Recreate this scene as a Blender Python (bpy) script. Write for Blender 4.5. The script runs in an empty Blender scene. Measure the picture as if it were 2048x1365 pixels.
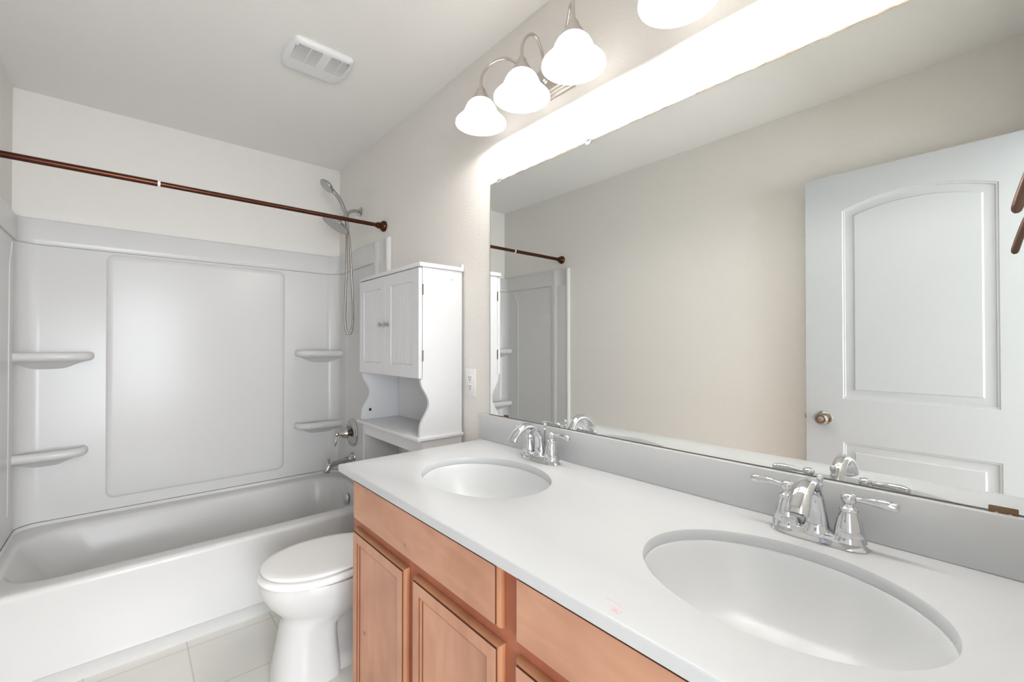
import bpy, bmesh, math, random
from mathutils import Vector, Matrix
random.seed(4)
PI = math.pi
scn = bpy.context.scene
C = scn.collection

# ------------------------------------------------------------------ camera
CAMZ = 1.2245
cam_d = bpy.data.cameras.new('camera'); cam = bpy.data.objects.new('camera', cam_d); C.objects.link(cam)
cam.location = (0, 0, CAMZ)
cam.rotation_euler = (PI/2 + 0.009, 0, -0.7199)
cam_d.sensor_width = 36; cam_d.lens = 874.5224*36/2048; cam_d.clip_start = 0.01
scn.camera = cam

# ------------------------------------------------------------------ exposure, world, fill lamps
scn.view_settings.view_transform = 'Standard'
scn.view_settings.look = 'None'
scn.view_settings.gamma = 1
scn.view_settings.use_curve_mapping = False
scn.view_settings.exposure = 0.58
BULB = 2.2            # watts in each vanity bulb
GLASS_GLOW = 1.1      # glow of the lit glass shades
WINDOW_FILL = 205.0            # added fill light at the invented window of the next room
BEDROOM_FILL = 5.0           # weak added fill light under the ceiling of the unseen next room

w = bpy.data.worlds.new('world'); scn.world = w; w.use_nodes = True
w.node_tree.nodes['Background'].inputs[0].default_value = (0.75, 0.86, 1.0, 1)
w.node_tree.nodes['Background'].inputs[1].default_value = 1.0

def area(name, loc, rot, sx, sy, power, col):
    l = bpy.data.lights.new(name, 'AREA'); l.shape = 'RECTANGLE'; l.size = sx; l.size_y = sy
    l.energy = power; l.color = col
    o = bpy.data.objects.new(name, l); C.objects.link(o); o.location = loc; o.rotation_euler = rot
    return o
# added fill lamp at the invented bedroom window behind the doorway (window opening at y=-3.2)
area('added_window_fill', (0.0, -3.17, 1.22), (PI/2, 0, 0), 2.8, 2.1, WINDOW_FILL, (0.90, 0.95, 1.0))
area('added_bedroom_fill', (0.9, -1.6, 2.40), (0, 0, 0), 0.5, 0.5, BEDROOM_FILL, (1.0, 0.98, 0.95))  # added lamp that brightens the unseen room

# ------------------------------------------------------------------ room dimensions
XL, XR = -0.4167, 1.1073
YF, YB = -0.093, 3.091
H = 2.44

# ------------------------------------------------------------------ materials
def nodes(name):
    m = bpy.data.materials.new(name); m.use_nodes = True
    nt = m.node_tree; b = nt.nodes['Principled BSDF']
    return m, nt, b
def mat(name, col, rough=0.5, metal=0.0, bump=0.0, scale=100.0, spec=None, coat=0.0, var=0.0, vscale=3.0, detail=3.0):
    m, nt, b = nodes(name)
    b.inputs['Base Color'].default_value = (*col, 1)
    b.inputs['Roughness'].default_value = rough
    b.inputs['Metallic'].default_value = metal
    if spec is not None: b.inputs['Specular IOR Level'].default_value = spec
    if coat:
        b.inputs['Coat Weight'].default_value = coat; b.inputs['Coat Roughness'].default_value = 0.05
    tc = nt.nodes.new('ShaderNodeTexCoord')
    if bump:
        n = nt.nodes.new('ShaderNodeTexNoise'); n.inputs['Scale'].default_value = scale; n.inputs['Detail'].default_value = detail
        nt.links.new(tc.outputs['Object'], n.inputs['Vector'])
        bp = nt.nodes.new('ShaderNodeBump'); bp.inputs['Strength'].default_value = bump; bp.inputs['Distance'].default_value = 0.003
        nt.links.new(n.outputs['Fac'], bp.inputs['Height']); nt.links.new(bp.outputs['Normal'], b.inputs['Normal'])
    if var:
        n = nt.nodes.new('ShaderNodeTexNoise'); n.inputs['Scale'].default_value = vscale; n.inputs['Detail'].default_value = 4
        nt.links.new(tc.outputs['Object'], n.inputs['Vector'])
        r = nt.nodes.new('ShaderNodeValToRGB')
        r.color_ramp.elements[0].position = 0.3; r.color_ramp.elements[1].position = 0.7
        r.color_ramp.elements[0].color = (*[c*(1-var) for c in col], 1)
        r.color_ramp.elements[1].color = (*[min(1, c*(1+var)) for c in col], 1)
        nt.links.new(n.outputs['Fac'], r.inputs['Fac']); nt.links.new(r.outputs['Color'], b.inputs['Base Color'])
    return m
def sr(r, g, b):
    f = lambda c: ((c/255+0.055)/1.055)**2.4 if c/255 > 0.04045 else c/255/12.92
    return (f(r), f(g), f(b))

M = {}
M['wall'] = mat('wall_paint', (0.83, 0.80, 0.76), 0.7, bump=0.55, scale=140, detail=2)
M['ceiling'] = mat('ceiling_paint', (0.90, 0.885, 0.86), 0.8, bump=0.4, scale=150, detail=2)
M['hallwall'] = mat('bedroom_paint', (0.50, 0.475, 0.44), 0.7)
M['carpet'] = mat('bedroom_carpet', (0.42, 0.38, 0.33), 0.95, bump=0.6, scale=400)
M['trim'] = mat('trim_paint', (0.82, 0.82, 0.82), 0.35)
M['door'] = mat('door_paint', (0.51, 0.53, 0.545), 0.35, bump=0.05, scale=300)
M['acrylic'] = mat('white_acrylic', (0.675, 0.665, 0.655), 0.24, spec=0.28)
M['porcelain'] = mat('white_porcelain', (0.70, 0.69, 0.68), 0.12, spec=0.5)
M['seatplastic'] = mat('toilet_seat_plastic', (0.92, 0.91, 0.895), 0.18)
M['counter'] = mat('cultured_marble', (0.63, 0.645, 0.66), 0.22, spec=0.5)
M['sink'] = mat('sink_marble', (0.70, 0.715, 0.73), 0.26, spec=0.5)
M['cabinet'] = mat('white_laminate', (0.70, 0.705, 0.72), 0.32)
M['chrome'] = mat('chrome', (0.70, 0.71, 0.73), 0.05, metal=1)
M['darkchrome'] = mat('shower_chrome', (0.50, 0.49, 0.48), 0.12, metal=1)
M['hose'] = mat('hose_metal', (0.34, 0.32, 0.295), 0.30, metal=1)
M['nickel'] = mat('brushed_nickel', (0.60, 0.56, 0.53), 0.28, metal=1)
M['knob'] = mat('antique_nickel', (0.33, 0.29, 0.25), 0.22, metal=1)
M['bronze'] = mat('oil_rubbed_bronze', (0.085, 0.026, 0.012), 0.26, metal=0.75, var=0.15, vscale=8)
M['hookbronze'] = mat('brown_bronze', (0.14, 0.085, 0.068), 0.40, metal=0.7)
M['dark'] = mat('dark_gap', (0.02, 0.02, 0.02), 0.8)
M['slot'] = mat('slot_shadow', (0.36, 0.36, 0.36), 0.7)
M['brass'] = mat('old_brass', (0.20, 0.13, 0.08), 0.4, metal=1)
M['clear'] = mat('clear_plastic', (0.85, 0.86, 0.87), 0.1)
M['clear'].node_tree.nodes['Principled BSDF'].inputs['Transmission Weight'].default_value = 0.7
M['plastic'] = mat('white_plastic', (0.84, 0.84, 0.84), 0.35)
M['nozzle'] = mat('nozzle_face', (0.50, 0.50, 0.50), 0.35, bump=1.0, scale=260)
M['grey'] = mat('grey_caulk', (0.22, 0.20, 0.175), 0.7, var=0.5, vscale=12)
M['red'] = mat('hot_mark', (0.5, 0.02, 0.02), 0.4)

# mirror
m, nt, b = nodes('mirror_silver')
b.inputs['Base Color'].default_value = (0.88, 0.90, 0.885, 1); b.inputs['Metallic'].default_value = 1; b.inputs['Roughness'].default_value = 0.0
M['mirror'] = m
M['mirror_edge'] = mat('desilvered_edge', (0.20, 0.15, 0.10), 0.5, var=0.6, vscale=30)

# lit alabaster glass
m, nt, b = nodes('lit_alabaster_glass')
b.inputs['Base Color'].default_value = (0.9, 0.88, 0.85, 1); b.inputs['Roughness'].default_value = 0.25
tc = nt.nodes.new('ShaderNodeTexCoord'); n = nt.nodes.new('ShaderNodeTexNoise'); n.inputs['Scale'].default_value = 14; n.inputs['Detail'].default_value = 4
nt.links.new(tc.outputs['Object'], n.inputs['Vector'])
r = nt.nodes.new('ShaderNodeValToRGB'); r.color_ramp.elements[0].color = (0.80, 0.78, 0.75, 1); r.color_ramp.elements[1].color = (1, 0.98, 0.95, 1)
nt.links.new(n.outputs['Fac'], r.inputs['Fac']); nt.links.new(r.outputs['Color'], b.inputs['Emission Color'])
b.inputs['Emission Strength'].default_value = GLASS_GLOW
M['shade'] = m
m, nt, b = nodes('lit_bulb'); b.inputs['Emission Color'].default_value = (1, 0.97, 0.92, 1); b.inputs['Emission Strength'].default_value = 8
M['bulb'] = m

# wood
def wood(name, c0, c1, rough, axis):
    m, nt, b = nodes(name)
    tc = nt.nodes.new('ShaderNodeTexCoord'); mp = nt.nodes.new('ShaderNodeMapping')
    mp.inputs['Scale'].default_value = (1.0, 4.0, 1.0) if axis == 'z' else (4.0, 1.0, 4.0)
    n = nt.nodes.new('ShaderNodeTexNoise'); n.inputs['Scale'].default_value = 5; n.inputs['Detail'].default_value = 7; n.inputs['Distortion'].default_value = 0.6
    nt.links.new(tc.outputs['Object'], mp.inputs['Vector']); nt.links.new(mp.outputs['Vector'], n.inputs['Vector'])
    r = nt.nodes.new('ShaderNodeValToRGB'); r.color_ramp.elements[0].position = 0.32; r.color_ramp.elements[1].position = 0.7
    r.color_ramp.elements[0].color = (*c0, 1); r.color_ramp.elements[1].color = (*c1, 1)
    nt.links.new(n.outputs['Fac'], r.inputs['Fac'])
    n2 = nt.nodes.new('ShaderNodeTexNoise'); n2.inputs['Scale'].default_value = 7; n2.inputs['Detail'].default_value = 2
    nt.links.new(tc.outputs['Object'], n2.inputs['Vector'])
    r2 = nt.nodes.new('ShaderNodeValToRGB'); r2.color_ramp.elements[0].position = 0.3; r2.color_ramp.elements[1].position = 0.62
    r2.color_ramp.elements[0].color = (0.88, 0.84, 0.82, 1); r2.color_ramp.elements[1].color = (1, 1, 1, 1)
    nt.links.new(n2.outputs['Fac'], r2.inputs['Fac'])
    mx = nt.nodes.new('ShaderNodeMix'); mx.data_type = 'RGBA'; mx.blend_type = 'MULTIPLY'; mx.inputs[0].default_value = 1
    nt.links.new(r.outputs['Color'], mx.inputs[6]); nt.links.new(r2.outputs['Color'], mx.inputs[7])
    # small dark knots
    v = nt.nodes.new('ShaderNodeTexVoronoi'); v.inputs['Scale'].default_value = 6.5
    nt.links.new(tc.outputs['Object'], v.inputs['Vector'])
    rk = nt.nodes.new('ShaderNodeValToRGB'); rk.color_ramp.elements[0].position = 0.025; rk.color_ramp.elements[1].position = 0.06
    rk.color_ramp.elements[0].color = (0.55, 0.42, 0.36, 1); rk.color_ramp.elements[1].color = (1, 1, 1, 1)
    nt.links.new(v.outputs['Distance'], rk.inputs['Fac'])
    mk = nt.nodes.new('ShaderNodeMix'); mk.data_type = 'RGBA'; mk.blend_type = 'MULTIPLY'; mk.inputs[0].default_value = 1
    nt.links.new(mx.outputs[2], mk.inputs[6]); nt.links.new(rk.outputs['Color'], mk.inputs[7])
    nt.links.new(mk.outputs[2], b.inputs['Base Color'])
    b.inputs['Roughness'].default_value = rough
    b.inputs['Specular IOR Level'].default_value = 0.4
    return m
M['woodv'] = wood('maple_vertical', (0.56, 0.29, 0.185), (0.64, 0.35, 0.23), 0.38, 'z')
M['woodh'] = wood('maple_horizontal', (0.55, 0.285, 0.18), (0.64, 0.35, 0.23), 0.38, 'y')
M['woodedge'] = wood('maple_edge_shaded', (0.42, 0.185, 0.095), (0.50, 0.235, 0.125), 0.42, 'z')  # edge stain, darkened further to stand in for shade
M['groove_dark'] = mat('dark_groove_line', (0.13, 0.045, 0.02), 0.6)  # dark brown line in the door grooves
M['frame'] = wood('maple_frame_shaded', (0.38, 0.12, 0.06), (0.45, 0.15, 0.08), 0.42, 'z')  # maple darkened to imitate the shade around the doors

# floor tiles
m, nt, b = nodes('floor_tile')
tc = nt.nodes.new('ShaderNodeTexCoord'); mp = nt.nodes.new('ShaderNodeMapping'); mp.inputs['Location'].default_value = (-0.187, -0.06, 0)
br = nt.nodes.new('ShaderNodeTexBrick'); br.offset = 0.0; br.inputs['Scale'].default_value = 1
br.inputs['Brick Width'].default_value = 0.305; br.inputs['Row Height'].default_value = 0.305; br.inputs['Mortar Size'].default_value = 0.003
br.inputs['Mortar Smooth'].default_value = 0.3
br.inputs['Color1'].default_value = (0.90, 0.88, 0.835, 1); br.inputs['Color2'].default_value = (0.86, 0.845, 0.80, 1); br.inputs['Mortar'].default_value = (0.70, 0.67, 0.62, 1)
nt.links.new(tc.outputs['Object'], mp.inputs['Vector']); nt.links.new(mp.outputs['Vector'], br.inputs['Vector'])
nn = nt.nodes.new('ShaderNodeTexNoise'); nn.inputs['Scale'].default_value = 4; nn.inputs['Detail'].default_value = 5
nt.links.new(tc.outputs['Object'], nn.inputs['Vector'])
rr = nt.nodes.new('ShaderNodeValToRGB'); rr.color_ramp.elements[0].color = (0.88, 0.87, 0.85, 1); rr.color_ramp.elements[1].color = (1, 1, 1, 1)
nt.links.new(nn.outputs['Fac'], rr.inputs['Fac'])
mx = nt.nodes.new('ShaderNodeMix'); mx.data_type = 'RGBA'; mx.blend_type = 'MULTIPLY'; mx.inputs[0].default_value = 1
nt.links.new(br.outputs['Color'], mx.inputs[6]); nt.links.new(rr.outputs['Color'], mx.inputs[7]); nt.links.new(mx.outputs[2], b.inputs['Base Color'])
b.inputs['Roughness'].default_value = 0.3
M['floor'] = m

# ------------------------------------------------------------------ mesh helpers
def link(name, bm, material, parent=None, smooth=True, angle=32):
    bmesh.ops.recalc_face_normals(bm, faces=bm.faces)
    bm.normal_update()
    lim = math.radians(angle)
    for f in bm.faces: f.smooth = smooth
    if smooth:
        for e in bm.edges:
            if len(e.link_faces) == 2:
                e.smooth = e.calc_face_angle(0) < lim
    me = bpy.data.meshes.new(name); bm.to_mesh(me); bm.free()
    if material: me.materials.append(material)
    o = bpy.data.objects.new(name, me); C.objects.link(o)
    if parent: o.parent = parent
    return o
def tag(o, label=None, cat=None, group=None, kind=None):
    if label: o['label'] = label
    if cat: o['category'] = cat
    if group: o['group'] = group
    if kind: o['kind'] = kind
    return o
def empty(name, label, cat, loc=(0, 0, 0), group=None, kind=None):
    o = bpy.data.objects.new(name, None); C.objects.link(o); o.location = loc; o.empty_display_size = 0.05
    return tag(o, label, cat, group, kind)
def local(parent):      # matrix that turns world coordinates into the parent's
    return Matrix.Translation(-Vector(parent.location)) if parent else Matrix()
def part(name, bm, material, parent, gp=None, **k):
    """bm is in world coordinates; gp is the location of the top-level ancestor when parent is itself a part"""
    off = Vector(gp.location) if gp else Vector(parent.location)
    bmesh.ops.translate(bm, verts=bm.verts, vec=-off)
    return link(name, bm, material, parent, **k)
def box(x0, x1, y0, y1, z0, z1, bev=0.0, seg=2, bm=None):
    b = bmesh.new()
    r = bmesh.ops.create_cube(b, size=1)
    for v in b.verts:
        v.co = Vector(((x0+x1)/2+v.co.x*(x1-x0), (y0+y1)/2+v.co.y*(y1-y0), (z0+z1)/2+v.co.z*(z1-z0)))
    if bev: bmesh.ops.bevel(b, geom=b.edges[:], offset=bev, segments=seg, profile=0.5, affect='EDGES')
    return merge(bm, b) if bm else b
def merge(bm, b):
    me = bpy.data.meshes.new('t'); b.to_mesh(me); b.free(); bm.from_mesh(me); bpy.data.meshes.remove(me); return bm
def frame_to(d):
    d = Vector(d).normalized(); return d.to_track_quat('Z', 'Y').to_matrix().to_4x4()
def lathe(profile, loc=(0, 0, 0), axis=(0, 0, 1), seg=40, bm=None, sx=1.0, sy=1.0):
    """profile: list of (r, h) along the axis"""
    b = bmesh.new(); rings = []
    for r, h in profile:
        if r < 1e-6: rings.append([b.verts.new((0, 0, h))])
        else: rings.append([b.verts.new((r*math.cos(2*PI*i/seg)*sx, r*math.sin(2*PI*i/seg)*sy, h)) for i in range(seg)])
    for a, c in zip(rings, rings[1:]):
        for i in range(seg):
            j = (i+1) % seg
            if len(a) == 1 and len(c) == 1: break
            if len(a) == 1: b.faces.new((a[0], c[i], c[j]))
            elif len(c) == 1: b.faces.new((a[i], a[j], c[0]))
            else: b.faces.new((a[i], a[j], c[j], c[i]))
    for rg in (rings[0], rings[-1]):
        if len(rg) > 1 and (rings[0] is not rings[-1]) and abs(profile[0][1]-profile[-1][1])+abs(profile[0][0]-profile[-1][0]) > 1e-6:
            b.faces.new(rg)
    b.transform(Matrix.Translation(loc) @ frame_to(axis))
    return merge(bm, b) if bm else b
def shell(profile, **k):       # open lathe, closed by a return profile
    return lathe(profile, **k)
def catmull(pts, n=8):
    pts = [Vector(p) for p in pts]
    P = [pts[0]*2-pts[1]] + pts + [pts[-1]*2-pts[-2]]
    out = []
    for i in range(1, len(P)-2):
        for k in range(n):
            t = k/n; a, b, c, d = P[i-1], P[i], P[i+1], P[i+2]
            out.append(0.5*((2*b)+(c-a)*t+(2*a-5*b+4*c-d)*t*t+(3*b-a-3*c+d)*t**3))
    out.append(P[-2]); return out
def interp(vals, n):
    out = []
    for i in range(len(vals)-1):
        for k in range(n): out.append(vals[i]+(vals[i+1]-vals[i])*k/n)
    out.append(vals[-1]); return out
def tube(pts, rad, seg=16, n=8, smooth_path=True, bm=None, flat=(1, 1), up=None, rad2=None):
    if smooth_path:
        if rad2: rad2 = interp(rad2, n)
        path = catmull(pts, n); rad = interp(rad, n) if isinstance(rad, (list, tuple)) else [rad]*len(path)
    else:
        path = [Vector(p) for p in pts]; rad = rad if isinstance(rad, (list, tuple)) else [rad]*len(path)
    b = bmesh.new(); rings = []
    T0 = (path[1]-path[0]).normalized()
    N = Vector(up) if up else (T0.orthogonal())
    for i, p in enumerate(path):
        T = (path[min(i+1, len(path)-1)]-path[max(i-1, 0)]).normalized()
        N = (N - T*N.dot(T)).normalized(); B = T.cross(N)
        rings.append([b.verts.new(p + N*math.cos(2*PI*k/seg)*flat[0]*rad[i] + B*math.sin(2*PI*k/seg)*flat[1]*(rad2[i] if rad2 else rad[i])) for k in range(seg)])
    for a, c in zip(rings, rings[1:]):
        for i in range(seg): b.faces.new((a[i], a[(i+1) % seg], c[(i+1) % seg], c[i]))
    b.faces.new(rings[0]); b.faces.new(rings[-1])
    return merge(bm, b) if bm else b
def loft(rings, cap0=True, cap1=True, bm=None):
    b = bmesh.new(); R = [[b.verts.new(p) for p in r] for r in rings]
    n = len(R[0])
    for a, c in zip(R, R[1:]):
        for i in range(n): b.faces.new((a[i], a[(i+1) % n], c[(i+1) % n], c[i]))
    if cap0: b.faces.new(R[0])
    if cap1: b.faces.new(R[-1])
    return merge(bm, b) if bm else b
def inset(poly, d):
    """inward offset of a counter-clockwise 2D polygon"""
    n = len(poly); out = []
    for i in range(n):
        p0, p1, p2 = Vector(poly[i-1]), Vector(poly[i]), Vector(poly[(i+1) % n])
        e1 = (p1-p0).normalized(); e2 = (p2-p1).normalized()
        n1 = Vector((-e1.y, e1.x)); n2 = Vector((-e2.y, e2.x)); k = 1+n1.dot(n2)
        out.append(p1+(n1+n2)*(d/max(k, 0.3)))
    return [tuple(v) for v in out]
def ellipse(cx, cy, a, b, n=96):
    return [(cx+a*math.cos(2*PI*i/n), cy+b*math.sin(2*PI*i/n)) for i in range(n)]
def rrect(x0, x1, y0, y1, r, n=8):
    out = []
    for cx, cy, a0 in ((x1-r, y0+r, -PI/2), (x1-r, y1-r, 0), (x0+r, y1-r, PI/2), (x0+r, y0+r, PI)):
        for k in range(n+1):
            a = a0+PI/2*k/n; out.append((cx+r*math.cos(a), cy+r*math.sin(a)))
    return out
def extrude_poly(poly, mapf, h0, h1, bev=0.0, seg=2, bm=None):
    """closed prism of a 2D outline; mapf(a, b, h) -> xyz"""
    b = bmesh.new(); n = len(poly)
    A = [b.verts.new(mapf(x, y, h0)) for x, y in poly]; B = [b.verts.new(mapf(x, y, h1)) for x, y in poly]
    fa = b.faces.new(A); fb = b.faces.new(B)
    for i in range(n): b.faces.new((A[i], A[(i+1) % n], B[(i+1) % n], B[i]))
    if bev:
        es = list(set(list(fa.edges)+list(fb.edges)))
        bmesh.ops.bevel(b, geom=es, offset=bev, segments=seg, profile=0.5, affect='EDGES')
    return merge(bm, b) if bm else b

def structure(name, bm, m, **k):
    o = link(name, bm, m, None, **k); o['kind'] = 'structure'; return o
def room_box(name, x0, x1, y0, y1, z0, z1, m): return structure(name, box(x0, x1, y0, y1, z0, z1), m, smooth=False)

# ------------------------------------------------------------------ room shell
T = 0.12
room_box('floor', XL-T, XR+T, YF-T, YB+T, -0.1, 0, M['floor'])
room_box('ceiling', XL-T, XR+T, YF-T, YB+T, H, H+0.1, M['ceiling'])
room_box('wall_back', XL-T, XR+T, YB, YB+T, 0, H, M['wall'])
room_box('wall_left', XL-T, XL, YF-T, YB, 0, H, M['wall'])
room_box('wall_right', XR, XR+T, YF-T, YB, 0, H, M['wall'])
DX0, DX1, DZ = -0.355, 0.425, 2.05
bm = box(XL, DX0, YF-T, YF, 0, H); box(DX1, XR, YF-T, YF, 0, H, bm=bm); box(DX0, DX1, YF-T, YF, DZ, H, bm=bm)
structure('wall_front', bm, M['wall'], smooth=False)
# door lining and casing
bm = box(DX0, DX0+0.016, YF-T-0.002, YF+0.002, 0, DZ); box(DX1-0.016, DX1, YF-T-0.002, YF+0.002, 0, DZ, bm=bm); box(DX0+0.016, DX1-0.016, YF-T-0.002, YF+0.002, DZ-0.016, DZ, bm=bm)
structure('trim_1', bm, M['trim'], smooth=False)
bm = box(DX1-0.008, DX1+0.055, YF, YF+0.012, 0, DZ+0.05, 0.003); box(DX0, DX1-0.008, YF, YF+0.012, DZ-0.008, DZ+0.05, 0.003, bm=bm)
structure('trim_2', bm, M['trim'])
# baseboards
structure('baseboard_left', box(XL, XL+0.012, YF, 2.27, 0, 0.085, 0.003), M['trim'])
structure('baseboard_right', box(XR-0.012, XR, 1.432, 2.27, 0, 0.085, 0.003), M['trim'])
# next room (bedroom) behind the camera, invented with a wide window to let fill light in
BX0, BX1, BY0, BY1 = -1.8, 2.0, -3.2, YF-T
room_box('floor_bedroom', BX0-T, BX1+T, BY0-T, BY1, -0.1, 0.0, M['carpet'])
room_box('ceiling_bedroom', BX0-T, BX1+T, BY0-T, BY1, H, H+0.1, M['ceiling'])
room_box('wall_bedroom_left', BX0-T, BX0, BY0-T, BY1, 0, H, M['hallwall'])
room_box('wall_bedroom_right', BX1, BX1+T, BY0-T, BY1, 0, H, M['hallwall'])
bm = box(BX0, XL-T, BY1, BY1+T, 0, H); box(XR+T, BX1, BY1, BY1+T, 0, H, bm=bm)
structure('wall_bedroom_front', bm, M['hallwall'], smooth=False)
WX0, WX1, WZ0, WZ1 = -1.4, 1.4, 0.17, 2.27
bm = box(BX0, WX0, BY0-T, BY0, 0, H); box(WX1, BX1, BY0-T, BY0, 0, H, bm=bm)
box(WX0, WX1, BY0-T, BY0, 0, WZ0, bm=bm); box(WX0, WX1, BY0-T, BY0, WZ1, H, bm=bm)
structure('wall_bedroom_back', bm, M['hallwall'], smooth=False)
ya, yb = BY0-0.08, BY0-0.04
bm = box(WX0, WX0+0.05, ya, yb, WZ0, WZ1); box(WX1-0.05, WX1, ya, yb, WZ0, WZ1, bm=bm)
box(WX0+0.05, WX1-0.05, ya, yb, WZ0, WZ0+0.05, bm=bm); box(WX0+0.05, WX1-0.05, ya, yb, WZ1-0.05, WZ1, bm=bm)
box(-0.02, 0.02, ya, yb, WZ0+0.05, WZ1-0.05, bm=bm)
structure('window_added', bm, M['trim'], smooth=False)  # invented window frame behind the fill lamp

# ------------------------------------------------------------------ door (open, flat along the left wall)
door = empty('door_1', None, None, (-0.3234, -0.090, 0.012), kind='structure')
DW, DH, DT = 0.759, 2.022, 0.035
def ring_fill(bmx, outer, holes):
    """flat face with holes; outer and holes are vert lists"""
    es = []
    for lp in [outer]+holes:
        for i in range(len(lp)):
            a, c = lp[i], lp[(i+1) % len(lp)]
            e = bmx.edges.get((a, c)) or bmx.edges.new((a, c)); es.append(e)
    bmesh.ops.triangle_fill(bmx, edges=es, use_beauty=True)
def panelled(outer, panels, mapf, profile, depth):
    """slab with outline 'outer' and moulded panels; a panel is a function inset -> outline; the last ring is filled"""
    b = bmesh.new()
    O = [b.verts.new(mapf(x, y, 0)) for x, y in outer]; holes = []
    for pf in panels:
        p = pf(0)
        prev = [b.verts.new(mapf(x, y, 0)) for x, y in p]; holes.append(prev)
        for d, h in profile:
            cur = [b.verts.new(mapf(x, y, h)) for x, y in pf(d)]
            for i in range(len(p)): b.faces.new((prev[i], prev[(i+1) % len(p)], cur[(i+1) % len(p)], cur[i]))
            prev = cur
        b.faces.new(prev)
    ring_fill(b, O, holes)
    Bk = [b.verts.new(mapf(x, y, -depth)) for x, y in outer]
    n = len(outer)
    for i in range(n): b.faces.new((O[i], O[(i+1) % n], Bk[(i+1) % n], Bk[i]))
    b.faces.new(Bk)
    return b
# local door coords: a along y from hinge (0..DW), b = z
def arch_panel(d, a0=0.116, a1=0.611, z0=0.960, zc=1.845, zp=1.895, n=24):
    mid, half = (a0+a1)/2, (a1-a0)/2
    R_a = (half**2+(zp-zc)**2)/(2*(zp-zc)); zo = zp-R_a       # circular arch
    x0, x1 = a0+d, a1-d
    pts = [(x0, z0+d), (x1, z0+d)]
    for k in range(n+1):
        a = x1+(x0-x1)*k/n
        pts.append((a, zo+math.sqrt((R_a-d)**2-(a-mid)**2)))
    return pts
pa = lambda d: arch_panel(d)
pb = lambda d: [(0.112+d, 0.215+d), (0.611-d, 0.215+d), (0.611-d, 0.757-d), (0.112+d, 0.757-d)]
prof = [(0.003, -0.0030), (0.008, -0.0036), (0.0105, -0.0075), (0.016, -0.0085), (0.041, -0.0058), (0.0465, -0.0018)]
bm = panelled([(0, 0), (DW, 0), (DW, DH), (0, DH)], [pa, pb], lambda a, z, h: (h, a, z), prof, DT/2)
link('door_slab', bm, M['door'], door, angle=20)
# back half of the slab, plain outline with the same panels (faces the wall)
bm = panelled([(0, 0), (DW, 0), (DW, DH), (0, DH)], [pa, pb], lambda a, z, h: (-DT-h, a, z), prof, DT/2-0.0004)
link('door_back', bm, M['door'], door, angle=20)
kz = 0.862; ky = 0.683
bm = lathe([(0.0, 0.0), (0.031, 0.0), (0.032, 0.004), (0.027, 0.008), (0.013, 0.010), (0.0115, 0.028), (0.016, 0.036), (0.0255, 0.044), (0.0285, 0.054), (0.027, 0.064), (0.019, 0.070), (0.0, 0.071)], (0.0, ky, kz), (1, 0, 0))
dk = link('door_knob', bm, M['knob'], door)
bm = lathe([(0.0, 0.0), (0.0115, 0.0), (0.0125, 0.0015), (0.008, 0.003), (0.0, 0.003)], (0.0695, ky, kz), (1, 0, 0), seg=24); box(0.0715, 0.0745, ky-0.004, ky+0.004, kz-0.0012, kz+0.0012, bm=bm)
link('lock_button', bm, M['nickel'], dk)
link('latch', box(-0.026, -0.008, DW-0.001, DW+0.010, kz-0.012, kz+0.012, 0.002), M['nickel'], door)
for hz in (0.20, 1.02, 1.83):
    bm = lathe([(0.0, 0.0), (0.0055, 0.0), (0.0055, 0.085), (0.0, 0.085)], (-0.0175-0.02, -0.004, hz-0.04), (0, 0, 1), seg=16)
    link('hinge', bm, M['nickel'], door)

# ------------------------------------------------------------------ tub
RZ = 0.36
TX0, TX1, TY0, TY1 = XL+0.004, XR-0.004, 2.272, YB-0.004
tub = empty('bathtub', 'white alcove bathtub with a smooth apron, below the moulded shower walls', 'bathtub', ((TX0+TX1)/2, (TY0+TY1)/2, 0))
def ring(x0, x1, y0, y1, r, z, n=8): return [(x, y, z) for x, y in rrect(x0, x1, y0, y1, r, n)]
R_ = []
R_.append(ring(TX0, TX1, TY0-0.022, TY1, 0.006, 0.0))
R_.append(ring(TX0, TX1, TY0-0.024, TY1, 0.006, 0.052))
R_.append(ring(TX0, TX1, TY0-0.034, TY1, 0.006, 0.062))
R_.append(ring(TX0, TX1, TY0-0.030, TY1, 0.006, 0.078))
R_.append(ring(TX0, TX1, TY0-0.018, TY1, 0.006, 0.18))
R_.append(ring(TX0, TX1, TY0+0.004, TY1, 0.006, 0.325))
R_.append(ring(TX0, TX1, TY0, TY1, 0.006, 0.338))
R_.append(ring(TX0, TX1, TY0+0.002, TY1, 0.006, 0.349))
R_.append(ring(TX0, TX1, TY0+0.009, TY1, 0.008, 0.357))
R_.append(ring(TX0, TX1, TY0+0.020, TY1-0.0, 0.010, RZ))
ix0, ix1, iy0, iy1 = XL+0.070, XR-0.062, 2.360, 2.972
R_.append(ring(ix0-0.022, ix1+0.022, iy0-0.022, iy1+0.022, 0.17, RZ))
R_.append(ring(ix0-0.010, ix1+0.010, iy0-0.010, iy1+0.010, 0.17, RZ-0.003))
R_.append(ring(ix0-0.002, ix1+0.002, iy0-0.002, iy1+0.002, 0.17, RZ-0.011))
R_.append(ring(ix0+0.004, ix1-0.002, iy0+0.004, iy1-0.004, 0.17, RZ-0.024))
R_.append(ring(ix0+0.09, ix1-0.025, iy0+0.028, iy1-0.030, 0.16, 0.20))
R_.append(ring(ix0+0.16, ix1-0.045, iy0+0.045, iy1-0.048, 0.12, 0.115))
R_.append(ring(ix0+0.19, ix1-0.065, iy0+0.065, iy1-0.068, 0.11, 0.088))
R_.append(ring(ix0+0.23, ix1-0.10, iy0+0.10, iy1-0.10, 0.09, 0.078))
part('tub_shell', loft(R_), M['acrylic'], tub, angle=50)
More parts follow.
